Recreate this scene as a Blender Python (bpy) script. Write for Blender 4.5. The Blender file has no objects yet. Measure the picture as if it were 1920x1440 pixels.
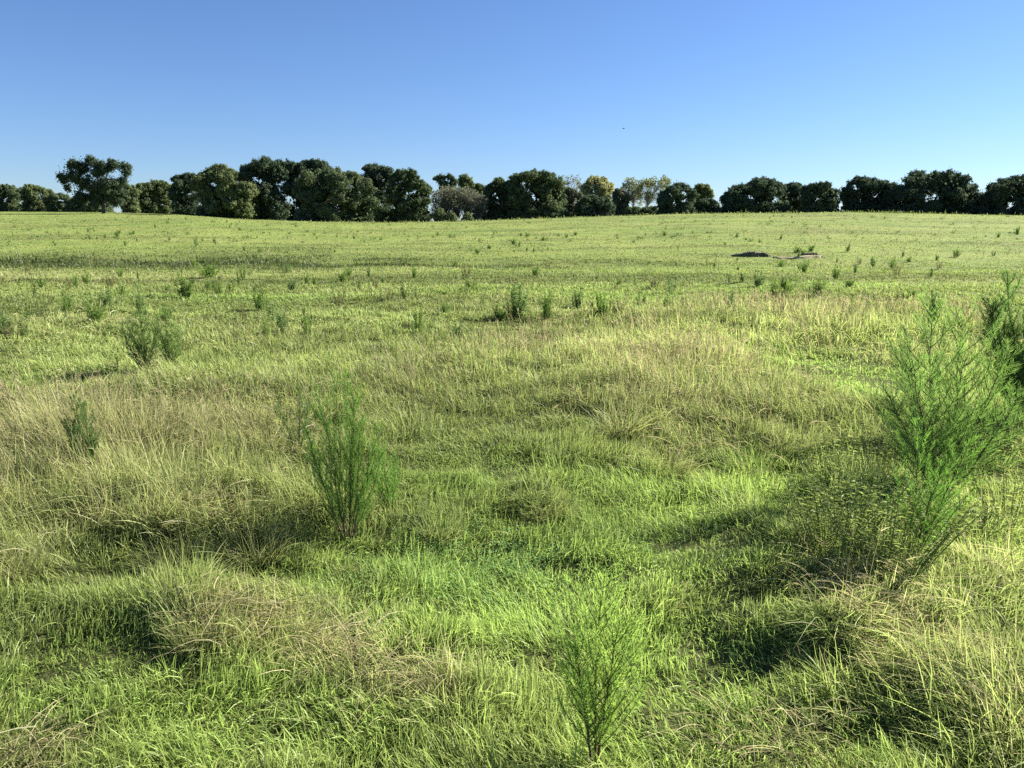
import bpy, math, random
import numpy as np

# ------------------------------------------------------------------ camera, world, sun, exposure
scene = bpy.context.scene
C = scene.collection
EYE = 1.7
PITCH = math.radians(11.3)
FPX = 1450.0                      # focal length in photo pixels (photo 1920 x 1440)
SUN_AZ, SUN_EL = math.radians(66.0), math.radians(31.0)   # azimuth clockwise from +Y

cam_d = bpy.data.cameras.new('camera')
cam = bpy.data.objects.new('camera', cam_d)
C.objects.link(cam)
cam.location = (0, 0, EYE)
cam.rotation_euler = (math.radians(90) - PITCH, 0, 0)
cam_d.sensor_width = 36.0
cam_d.lens = 36.0 * FPX / 1920.0
cam_d.clip_start = 0.05
cam_d.clip_end = 6000
scene.camera = cam

world = bpy.data.worlds.new('World')
scene.world = world
world.use_nodes = True
wn = world.node_tree
bg = wn.nodes['Background']
sky = wn.nodes.new('ShaderNodeTexSky')
sky.sky_type = 'NISHITA'
sky.sun_disc = False
sky.sun_elevation = SUN_EL
sky.sun_rotation = SUN_AZ
sky.air_density = 1.0
sky.dust_density = 0.12
sky.ozone_density = 4.0
sky.altitude = 300
tint = wn.nodes.new('ShaderNodeMix'); tint.data_type = 'RGBA'; tint.blend_type = 'MULTIPLY'
tint.inputs[0].default_value = 1.0; tint.inputs[7].default_value = (0.58, 0.665, 0.84, 1)   # white balance of the sky
wn.links.new(sky.outputs[0], tint.inputs[6])
wn.links.new(tint.outputs[2], bg.inputs[0])
bg.inputs[1].default_value = 0.05

sun_d = bpy.data.lights.new('sun', 'SUN')
sun_d.energy = 5.0
sun_d.angle = math.radians(0.53)
sun_d.color = (1.0, 0.93, 0.80)
sun = bpy.data.objects.new('sun', sun_d)
C.objects.link(sun)
sun.rotation_euler = (math.radians(90) - SUN_EL, 0, math.pi - SUN_AZ)

scene.view_settings.view_transform = 'Standard'
scene.view_settings.look = 'None'
scene.view_settings.gamma = 1.0
scene.view_settings.exposure = 1.84
scene.cycles.max_bounces = 6
scene.cycles.diffuse_bounces = 4
scene.cycles.glossy_bounces = 1
scene.cycles.transmission_bounces = 4
scene.cycles.caustics_reflective = False
scene.cycles.caustics_refractive = False
scene.cycles.use_denoising = False

rng = np.random.default_rng(7)

# ------------------------------------------------------------------ noise
def hash2(ix, iy, seed):
    h = (ix.astype(np.int64) * 374761393 + iy.astype(np.int64) * 668265263 + seed * 974711) & 0xffffffff
    h = ((h ^ (h >> 13)) * 1274126177) & 0xffffffff
    h = (h ^ (h >> 16)) & 0xffffffff
    return h / 4294967295.0

def vnoise(x, y, seed=0):
    x = np.asarray(x, float); y = np.asarray(y, float)
    ix = np.floor(x); iy = np.floor(y)
    fx = x - ix; fy = y - iy
    fx = fx * fx * (3 - 2 * fx); fy = fy * fy * (3 - 2 * fy)
    a = hash2(ix, iy, seed); b = hash2(ix + 1, iy, seed)
    c = hash2(ix, iy + 1, seed); d = hash2(ix + 1, iy + 1, seed)
    return (a * (1 - fx) + b * fx) * (1 - fy) + (c * (1 - fx) + d * fx) * fy

def fbm(x, y, seed=0, oct=3):
    s = 0; a = 0.5; t = 0
    for k in range(oct):
        s = s + a * vnoise(x * 2 ** k, y * 2 ** k, seed + 17 * k); t += a; a *= 0.5
    return s / t

def sstep(a, b, v):
    u = np.clip((v - a) / (b - a), 0, 1)
    return u * u * (3 - 2 * u)

# ------------------------------------------------------------------ terrain
CRX = np.array([-900, -300, 0, 195, 330, 450, 600, 720, 850, 960, 1100, 1250, 1400, 1600, 1750, 1920, 2300, 2900], float)
CRY = np.array([399, 398, 397, 398, 402, 411, 416, 418, 416, 413, 407, 402, 400, 398, 401, 404, 406, 406], float)

HUMPS = []

def terrain(x, y):
    x = np.asarray(x, float); y = np.asarray(y, float)
    Y = np.maximum(y, 1e-3)
    t = np.clip(x / np.maximum(Y, 2.0), -1.3, 1.3)
    px = 960 + t * FPX / math.cos(PITCH)
    yc = np.interp(px, CRX, CRY)
    ang = np.arctan((720 - yc) / FPX) - PITCH
    Yc = 150 + 75 * (1 - sstep(120, 430, px))
    zc = EYE + np.tan(ang) * Yc
    u = np.clip((Y - 42) / (Yc - 42), 0, 1)
    f = 0.45 * u + 0.55 * u * u * (3 - 2 * u)
    z = zc * f
    over = np.maximum(Y - Yc, 0)
    z = z + np.tan(ang) * np.minimum(over, 60) * 0.75 - 0.004 * np.maximum(over - 60, 0)
    z = z - 0.30 * np.exp(-((Y - 42) / 9.0) ** 2)
    r = np.hypot(x, y)
    near = 1 - sstep(14, 40, r)
    b = 0.16 * (fbm(x / 2.1 + 5.3, y / 1.7 + 9.1, 3, 3) - 0.5) + 0.10 * (fbm(x / 0.8, y / 0.6, 11, 2) - 0.5)
    far = 0.5 * (fbm(x / 9.0, y / 7.0, 21, 3) - 0.5) * sstep(15, 45, r) * (1 - sstep(140, 170, r))
    far = far + (0.42 * (fbm(x / 3.4, y / 2.4, 33, 3) - 0.5) + 0.16 * (fbm(x / 1.3, y / 1.1, 35, 2) - 0.5)) * sstep(8, 18, r) * (1 - sstep(110, 160, r))
    b = b * sstep(0.2, 2.0, r)
    if HUMPS:
        b = b + 0.08 * np.minimum(zone(HUMPS, x, y), 1.0) * (0.5 + fbm(x / .9, y / .9, 77, 2)) - 0.05 * zone(LUSH, x, y)
    return z * sstep(20, 42, Y) + b * (0.25 + 0.75 * near) + far * 0.6

def ground_at(px, py):
    """the ground point that a photo pixel looks at (marched on the terrain)"""
    dx = (px - 960) / FPX; dy = (720 - py) / FPX
    d = np.array([dx, math.cos(PITCH) + dy * math.sin(PITCH), -math.sin(PITCH) + dy * math.cos(PITCH)])
    s = np.geomspace(1.0, 400, 6000)
    P = np.array([0, 0, EYE]) + s[:, None] * d
    below = P[:, 2] < terrain(P[:, 0], P[:, 1])
    k = int(np.argmax(below)) if below.any() else len(s) - 1
    p = P[k]
    return float(p[0]), float(p[1]), float(terrain(p[0], p[1]))

def px_size(y, n):
    return n * y / FPX

def ray_at(px, py, Y):
    dx = (px - 960) / FPX; dy = (720 - py) / FPX
    d = np.array([dx, math.cos(PITCH) + dy * math.sin(PITCH), -math.sin(PITCH) + dy * math.cos(PITCH)])
    return np.array([0, 0, EYE]) + d * (Y / d[1])

# ------------------------------------------------------------------ materials
def leaf_mat(name, trans=0.4, gloss=0.05, rough=0.45):
    m = bpy.data.materials.new(name); m.use_nodes = True
    nt = m.node_tree; nt.nodes.clear()
    out = nt.nodes.new('ShaderNodeOutputMaterial')
    at = nt.nodes.new('ShaderNodeAttribute'); at.attribute_name = 'Col'
    di = nt.nodes.new('ShaderNodeBsdfDiffuse')
    tr = nt.nodes.new('ShaderNodeBsdfTranslucent')
    gl = nt.nodes.new('ShaderNodeBsdfGlossy'); gl.inputs['Roughness'].default_value = rough
    gl.inputs['Color'].default_value = (0.9, 0.95, 0.85, 1)
    mx = nt.nodes.new('ShaderNodeMixShader'); mx.inputs[0].default_value = trans
    m2 = nt.nodes.new('ShaderNodeMixShader'); m2.inputs[0].default_value = gloss
    hs = nt.nodes.new('ShaderNodeHueSaturation'); hs.inputs['Saturation'].default_value = 1.03
    hs.inputs['Value'].default_value = 1.25
    L = nt.links.new
    L(at.outputs['Color'], di.inputs['Color'])
    L(at.outputs['Color'], hs.inputs['Color']); L(hs.outputs[0], tr.inputs['Color'])
    L(di.outputs[0], mx.inputs[1]); L(tr.outputs[0], mx.inputs[2])
    L(mx.outputs[0], m2.inputs[1]); L(gl.outputs[0], m2.inputs[2])
    L(m2.outputs[0], out.inputs['Surface'])
    return m

def bark_mat(name, c1, c2, scale=8):
    m = bpy.data.materials.new(name); m.use_nodes = True
    nt = m.node_tree; b = nt.nodes['Principled BSDF']
    b.inputs['Roughness'].default_value = 0.9
    tc = nt.nodes.new('ShaderNodeTexCoord')
    no = nt.nodes.new('ShaderNodeTexNoise'); no.inputs['Scale'].default_value = scale
    no.inputs['Detail'].default_value = 5
    rp = nt.nodes.new('ShaderNodeValToRGB')
    rp.color_ramp.elements[0].position = 0.35; rp.color_ramp.elements[0].color = (*c1, 1)
    rp.color_ramp.elements[1].position = 0.65; rp.color_ramp.elements[1].color = (*c2, 1)
    nt.links.new(tc.outputs['Object'], no.inputs['Vector'])
    nt.links.new(no.outputs['Fac'], rp.inputs[0]); nt.links.new(rp.outputs[0], b.inputs['Base Color'])
    return m

def ground_mat():
    m = bpy.data.materials.new('pasture_ground'); m.use_nodes = True
    nt = m.node_tree; b = nt.nodes['Principled BSDF']
    b.inputs['Roughness'].default_value = 0.95
    b.inputs['Specular IOR Level'].default_value = 0.1
    tc = nt.nodes.new('ShaderNodeTexCoord')
    def noise(scale, det, rough=0.6):
        n = nt.nodes.new('ShaderNodeTexNoise'); n.inputs['Scale'].default_value = scale
        n.inputs['Detail'].default_value = det; n.inputs['Roughness'].default_value = rough
        nt.links.new(tc.outputs['Object'], n.inputs['Vector']); return n
    def ramp(src, *els):
        r = nt.nodes.new('ShaderNodeValToRGB')
        r.color_ramp.elements[0].position, r.color_ramp.elements[0].color = els[0][0], (*els[0][1], 1)
        r.color_ramp.elements[1].position, r.color_ramp.elements[1].color = els[-1][0], (*els[-1][1], 1)
        for p, c in els[1:-1]:
            e = r.color_ramp.elements.new(p); e.color = (*c, 1)
        nt.links.new(src, r.inputs[0]); return r
    big = ramp(noise(0.09, 6).outputs['Fac'], (0.32, (0.11, 0.175, 0.038)), (0.5, (0.175, 0.235, 0.055)), (0.68, (0.23, 0.25, 0.078)))
    fine = ramp(noise(2.5, 8, 0.75).outputs['Fac'], (0.3, (0.05, 0.065, 0.02)), (0.55, (0.17, 0.19, 0.06)), (0.75, (0.24, 0.22, 0.10)))
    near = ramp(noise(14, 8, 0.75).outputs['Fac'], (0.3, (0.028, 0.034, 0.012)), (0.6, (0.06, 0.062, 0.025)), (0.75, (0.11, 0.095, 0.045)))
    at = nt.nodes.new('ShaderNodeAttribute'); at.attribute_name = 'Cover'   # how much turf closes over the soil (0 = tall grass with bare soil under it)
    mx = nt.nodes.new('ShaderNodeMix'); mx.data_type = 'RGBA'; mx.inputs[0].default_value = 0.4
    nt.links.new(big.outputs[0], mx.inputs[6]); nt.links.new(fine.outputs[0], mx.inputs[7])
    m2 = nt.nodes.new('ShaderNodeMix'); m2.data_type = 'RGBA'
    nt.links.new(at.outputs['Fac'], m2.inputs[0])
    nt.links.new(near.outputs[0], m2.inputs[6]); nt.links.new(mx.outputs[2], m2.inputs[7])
    nt.links.new(m2.outputs[2], b.inputs['Base Color'])
    bp = nt.nodes.new('ShaderNodeBump'); bp.inputs['Strength'].default_value = 0.7; bp.inputs['Distance'].default_value = 0.12
    nt.links.new(noise(3.0, 7, 0.7).outputs['Fac'], bp.inputs['Height'])
    nt.links.new(bp.outputs[0], b.inputs['Normal'])
    return m

M_GRASS = leaf_mat('grass_blade', 0.50, 0.02, 0.5)
M_FENNEL = leaf_mat('fennel_leaf', 0.42, 0.01, 0.5)
M_LEAF = leaf_mat('weed_leaf', 0.5, 0.015, 0.5)
M_TREE = leaf_mat('tree_leaf', 0.34, 0.0, 0.5)
M_STEM = bark_mat('weed_stem', (0.05, 0.03, 0.018), (0.11, 0.07, 0.035), 60)
M_GSTEM = bark_mat('green_stem', (0.10, 0.14, 0.04), (0.17, 0.21, 0.07), 60)
M_BARK = bark_mat('oak_bark', (0.03, 0.026, 0.022), (0.09, 0.08, 0.07), 3)
M_PALEBARK = bark_mat('pale_bark', (0.20, 0.18, 0.15), (0.36, 0.33, 0.28), 3)
M_GREYBARK = bark_mat('grey_twig', (0.10, 0.093, 0.075), (0.19, 0.175, 0.145), 3)
M_DIRT = bark_mat('dark_dirt', (0.04, 0.04, 0.022), (0.12, 0.115, 0.055), 2)
M_SAND = bark_mat('pale_sand', (0.18, 0.17, 0.07), (0.46, 0.39, 0.22), 2)
M_BIRD = bark_mat('dark_feather', (0.02, 0.02, 0.022), (0.04, 0.04, 0.045), 10)

# ------------------------------------------------------------------ mesh helpers
def link(name, mesh, mat=None, parent=None):
    o = bpy.data.objects.new(name, mesh); C.objects.link(o)
    if mat: mesh.materials.append(mat)
    if parent: o.parent = parent
    return o

def tag(o, label=None, cat=None, group=None, kind=None):
    if label: o['label'] = label
    if cat: o['category'] = cat
    if group: o['group'] = group
    if kind: o['kind'] = kind
    return o

def empty(name, loc, label, cat, group=None, rz=0):
    o = bpy.data.objects.new(name, None); C.objects.link(o)
    o.location = loc; o.rotation_euler = (0, 0, rz); o.empty_display_size = 0.2
    return tag(o, label, cat, group)

def raw_mesh(name, V, sizes, idx, col=None, smooth=True):
    me = bpy.data.meshes.new(name)
    me.vertices.add(len(V)); me.vertices.foreach_set('co', np.ascontiguousarray(V, dtype=np.float32).ravel())
    me.loops.add(len(idx)); me.loops.foreach_set('vertex_index', np.ascontiguousarray(idx, dtype=np.int32))
    sizes = np.asarray(sizes, dtype=np.int32)
    me.polygons.add(len(sizes))
    st = np.zeros(len(sizes), dtype=np.int32); st[1:] = np.cumsum(sizes)[:-1]
    me.polygons.foreach_set('loop_start', st)
    if smooth: me.polygons.foreach_set('use_smooth', np.ones(len(sizes), dtype=bool))
    if col is not None:
        a = me.attributes.new('Col', 'FLOAT_COLOR', 'POINT')
        c4 = np.ones((len(V), 4), dtype=np.float32); c4[:, :3] = col
        a.data.foreach_set('color', c4.ravel())
    me.update(calc_edges=True)
    return me

class Strips:
    """collects tapered, bent ribbons: grass blades, thread leaves, lanceolate leaves"""
    def __init__(self): self.V = []; self.S = []; self.I = []; self.K = []; self.n = 0
    def add(self, P, D0, D1, L, W, c0, c1, S=3, prof='blade', side=None, rs=None):
        rs = rs or rng
        N = len(P)
        if N == 0: return
        P = np.asarray(P, float); L = np.broadcast_to(L, (N,)).astype(float); W = np.broadcast_to(W, (N,)).astype(float)
        c0 = np.broadcast_to(c0, (N, 3)); c1 = np.broadcast_to(c1, (N, 3))
        if side is None:
            r = rs.normal(size=(N, 3)); r[:, 2] *= 0.35
            side = np.cross(D0 + 0.3 * D1, r)
        side = side / np.maximum(np.linalg.norm(side, axis=1, keepdims=True), 1e-6)
        vs = []; cs = []
        for k in range(S):
            s = k / S
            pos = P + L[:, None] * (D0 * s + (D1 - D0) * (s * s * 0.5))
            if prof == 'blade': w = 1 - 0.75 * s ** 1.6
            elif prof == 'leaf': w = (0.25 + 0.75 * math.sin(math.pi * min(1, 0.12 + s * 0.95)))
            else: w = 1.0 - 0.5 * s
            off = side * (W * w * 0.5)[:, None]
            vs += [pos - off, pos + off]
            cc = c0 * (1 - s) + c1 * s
            cs += [cc, cc]
        vs.append(P + L[:, None] * (D0 + (D1 - D0) * 0.5)); cs.append(c1)
        nv = 2 * S + 1
        V = np.stack(vs, 1).reshape(-1, 3); K = np.stack(cs, 1).reshape(-1, 3)
        loc = []; sz = []
        for k in range(S - 1):
            loc += [2 * k, 2 * k + 1, 2 * k + 3, 2 * k + 2]; sz.append(4)
        loc += [2 * S - 2, 2 * S - 1, 2 * S]; sz.append(3)
        base = self.n + np.arange(N)[:, None] * nv
        self.I.append((base + np.array(loc)[None]).ravel()); self.S.append(np.tile(sz, N))
        self.V.append(V.astype(np.float32)); self.K.append(K.astype(np.float32)); self.n += N * nv
    def quads(self, P, U, Vv, col, rs=None):
        """diamond leaf sprays: centre, two half axes"""
        N = len(P)
        if N == 0: return
        V = np.stack([P - U, P - Vv * 0.9 + U * 0.15, P + U, P + Vv + U * 0.1], 1).reshape(-1, 3)
        self.V.append(V.astype(np.float32)); self.K.append(np.repeat(col, 4, axis=0).astype(np.float32))
        self.I.append(self.n + np.arange(4 * N)); self.S.append(np.full(N, 4)); self.n += 4 * N
    def mesh(self, name, smooth=True):
        return raw_mesh(name, np.concatenate(self.V), np.concatenate(self.S), np.concatenate(self.I), np.concatenate(self.K), smooth)

class Tubes:
    def __init__(self, sides=6): self.v = []; self.f = []; self.m = sides
    def add(self, pts, radii):
        pts = np.asarray(pts, float); n = len(pts); m = self.m; b = len(self.v)
        for i in range(n):
            t = pts[min(i + 1, n - 1)] - pts[max(i - 1, 0)]
            t = t / max(np.linalg.norm(t), 1e-9)
            a = np.cross(t, [0.31, 0.9, 0.17]); a /= max(np.linalg.norm(a), 1e-9); c = np.cross(t, a)
            for k in range(m):
                th = 2 * math.pi * k / m
                self.v.append(tuple(pts[i] + radii[i] * (a * math.cos(th) + c * math.sin(th))))
        for i in range(n - 1):
            for k in range(m):
                self.f.append((b + i * m + k, b + i * m + (k + 1) % m, b + (i + 1) * m + (k + 1) % m, b + (i + 1) * m + k))
        self.f.append(tuple(b + (n - 1) * m + k for k in range(m)))
    def mesh(self, name):
        me = bpy.data.meshes.new(name); me.from_pydata(self.v, [], self.f)
        me.polygons.foreach_set('use_smooth', np.ones(len(me.polygons), dtype=bool)); me.update(); return me

def unit(v): return v / np.maximum(np.linalg.norm(v, axis=-1, keepdims=True), 1e-9)

# ------------------------------------------------------------------ grass zones, in world metres
def blobs(spec):
    out = []
    for px, py, dx, dy, w in spec:
        x, y, _ = ground_at(px, py)
        _, y1, _ = ground_at(px, py - dy); _, y0, _ = ground_at(px, min(py + dy, 1500))
        out.append((x, y, max(dx * y / FPX, 0.1), max((y1 - y0) / 2, 0.1), w))
    return out

TALL = blobs([(200, 880, 330, 110, 1.0), (370, 985, 310, 40, 1.6), (30, 1040, 150, 60, .8), (470, 1150, 170, 60, .75),
              (1270, 700, 270, 80, 1.0), (1150, 790, 110, 30, .6), (1330, 830, 150, 36, .85), (1790, 1130, 170, 150, .55),
              (1850, 1310, 180, 140, .45), (1690, 960, 150, 70, 1.0), (1500, 610, 380, 40, 1.0), (650, 690, 480, 70, .5),
              (1580, 1190, 90, 40, .7), (760, 1330, 230, 50, .45), (1010, 930, 45, 25, .7), (1850, 800, 110, 60, .9)])
LUSH = blobs([(430, 1085, 250, 22, .9), (1130, 800, 60, 16, .9), (1120, 890, 90, 16, .8), (270, 1225, 110, 30, .8), (1470, 1240, 90, 40, .8), (1010, 1060, 260, 110, 1), (1230, 1000, 180, 80, 1), (880, 890, 130, 45, .9), (1580, 705, 130, 45, 1.1),
              (1290, 1250, 150, 90, .8), (150, 1250, 190, 80, .6), (760, 1030, 150, 40, .9), (1170, 930, 180, 40, .8),
              (1440, 900, 110, 60, .7), (500, 1350, 400, 90, .35), (1330, 1380, 260, 60, .6), (1650, 1400, 120, 50, .5)])
STRAW = blobs([(450, 1190, 130, 50, .9), (620, 1240, 90, 40, .9), (780, 1290, 120, 40, 1.0), (1720, 1190, 170, 130, .75),
               (1850, 1080, 120, 90, .6), (1880, 1350, 120, 100, .7), (230, 850, 300, 110, .8), (300, 990, 200, 40, .8),
               (1250, 720, 240, 70, .6), (1400, 1390, 200, 60, .4), (60, 1420, 140, 40, .6)])


SEED = blobs([(1250, 700, 190, 60, 1), (1430, 600, 120, 35, 1), (1010, 690, 150, 50, .6), (120, 800, 200, 70, .6), (1650, 600, 150, 35, .7),
              (850, 740, 150, 45, .45), (1180, 620, 160, 30, .5), (30, 960, 90, 60, .6), (1600, 1150, 80, 40, .4)])

def zone(bl, x, y):
    v = np.zeros_like(x)
    for bx, by, sx, sy, w in bl:
        v = np.maximum(v, w * np.exp(-np.clip((((x - bx) / sx) ** 2 + ((y - by) / sy) ** 2), 0, 30) ** 2.0 * 0.8))
    return v

HUMPS = [q for q in TALL]

def px_of(x, y):
    return 960 + x / np.maximum(y, 0.5) * FPX / math.cos(PITCH)

def fields(x, y):
    r = np.hypot(x, y)
    n1 = fbm(x / 1.3, y / 1.1, 41, 3); n2 = fbm(x / 4.0, y / 3.2, 51, 3); n3 = fbm(x / 14.0, y / 10.0, 61, 3)
    tall = np.clip(zone(TALL, x, y) * (0.5 + 1.0 * n1) + 0.25 * sstep(0.5, 0.75, n2), 0, 1.5)
    lush = np.clip(zone(LUSH, x, y) * (0.6 + 0.8 * n1), 0, 1)
    tall = tall * (1 - 0.75 * lush)
    straw = np.clip(zone(STRAW, x, y) * (0.5 + n1), 0, 1)
    far = sstep(12, 22, r)
    px = px_of(x, y)
    # weedy swale across the middle distance
    band = np.exp(-((y - (44 + 7 * (n3 - .5))) / np.where(px < 620, 8.5, 5.0)) ** 2) * (1 - 0.55 * sstep(620, 1150, px)) * (1 - 0.8 * sstep(1200, 1400, px)) * (0.45 + 0.9 * sstep(.3, .6, fbm(x / 5.0, y / 2.5, 73, 3)))
    streak = sstep(.52, .66, fbm(x / 16.0, y / 3.2, 75, 3)) * far * (1 - sstep(120, 150, y))
    crest = np.exp(-((y - 150) / 8.0) ** 2) * (.55 * sstep(400, 470, px) + .45 * sstep(1180, 1380, px)) * sstep(.35, .6, n2)
    band = np.maximum(band, 0.8 * crest)
    tall = tall * (1 - far) + far * (0.25 * sstep(0.5, 0.7, n2) + 1.15 * band * (0.5 + n2) + 0.15 * n3)
    lush = lush * (1 - far) + far * sstep(0.5, 0.72, fbm(x / 14.0, y / 4.0, 71, 3)) * 0.75
    band = np.maximum(band, .5 * streak)
    tanz = np.exp(-((y - 29) / 4.0) ** 2) * sstep(0.42, 0.6, n3) * (1 - sstep(350, 900, px))
    straw = straw * (1 - far) + far * np.clip(0.55 * sstep(.48, .62, fbm(x / 18.0, y / 4.5, 79, 3)) + 0.9 * tanz, 0, 1)
    return r, px, tall, lush, straw, band, n1, n2, n3

# ------------------------------------------------------------------ ground sheet, to the horizon
def build_ground():
    rr = np.concatenate([[0.0], np.geomspace(0.3, 3000, 480)])
    a = np.unique(np.concatenate([np.radians(np.arange(-180, -53, 3.0)), np.radians(np.arange(54, 180, 3.0)), np.radians(np.linspace(-52, 52, 417))]))
    nr, na = len(rr), len(a)
    X = rr[:, None] * np.sin(a)[None]; Y = rr[:, None] * np.cos(a)[None]
    Z = terrain(X, np.where(Y > 0, Y, 0.0)); Z = np.where(Y > 0, Z, 0.0 * Z + terrain(X, 0 * Y))
    V = np.stack([X, Y, Z], -1).reshape(-1, 3)
    i = np.arange(nr - 1)[:, None] * na; k = np.arange(na)[None]; k2 = (k + 1) % na
    F = np.stack([i + k, i + k2, i + na + k2, i + na + k], -1).reshape(-1, 4)[:, ::-1]
    me = raw_mesh('ground', V, np.full(len(F), 4), F.ravel())
    r, px, tall, lush, straw, band, n1, n2, n3 = fields(V[:, 0], V[:, 1])
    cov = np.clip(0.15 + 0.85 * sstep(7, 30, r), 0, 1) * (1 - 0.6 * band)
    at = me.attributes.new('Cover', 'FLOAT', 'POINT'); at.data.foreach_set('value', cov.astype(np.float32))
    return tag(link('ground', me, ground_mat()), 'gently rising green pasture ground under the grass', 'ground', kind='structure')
build_ground()

# ------------------------------------------------------------------ meadow grass (stuff)
def wedge(n, r0, r1, law, half=50):
    u = rng.random(n)
    if law == 'area': r = np.sqrt(r0 * r0 + u * (r1 * r1 - r0 * r0))
    else: r = r0 * (r1 / r0) ** u
    a = np.radians(rng.uniform(-half, half, n))
    return r * np.sin(a), r * np.cos(a)

def mixc(a, b, t): return np.asarray(a) * (1 - t[:, None]) + np.asarray(b) * t[:, None]

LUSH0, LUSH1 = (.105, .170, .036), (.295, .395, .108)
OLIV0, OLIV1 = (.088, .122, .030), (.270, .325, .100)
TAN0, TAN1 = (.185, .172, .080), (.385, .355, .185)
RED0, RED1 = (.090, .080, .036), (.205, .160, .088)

def blade_dirs(x, y, lean, bend, wind=0.12):
    n = len(x)
    az = 4 * math.pi * fbm(x / .55, y / .5, 91, 2) + rng.normal(0, 0.9, n)      # neighbours lean the same way, clump by clump
    lean = lean * (0.5 + 1.3 * fbm(x / .4, y / .36, 93, 2)); bend = bend * (0.5 + 1.2 * fbm(x / .45, y / .4, 95, 2))
    l = np.abs(rng.normal(0, 1, n)) * lean + 0.05
    D0 = np.stack([np.sin(az) * l - wind * 0.5, np.cos(az) * l, np.ones(n)], 1); D0 = unit(D0)
    b = bend * rng.random(n) * 1.6
    az2 = az + rng.normal(0, 0.5, n)
    D1 = np.stack([np.sin(az2) * b - wind, np.cos(az2) * b, 1.0 - b * 0.9], 1)
    return D0, D1

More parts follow.
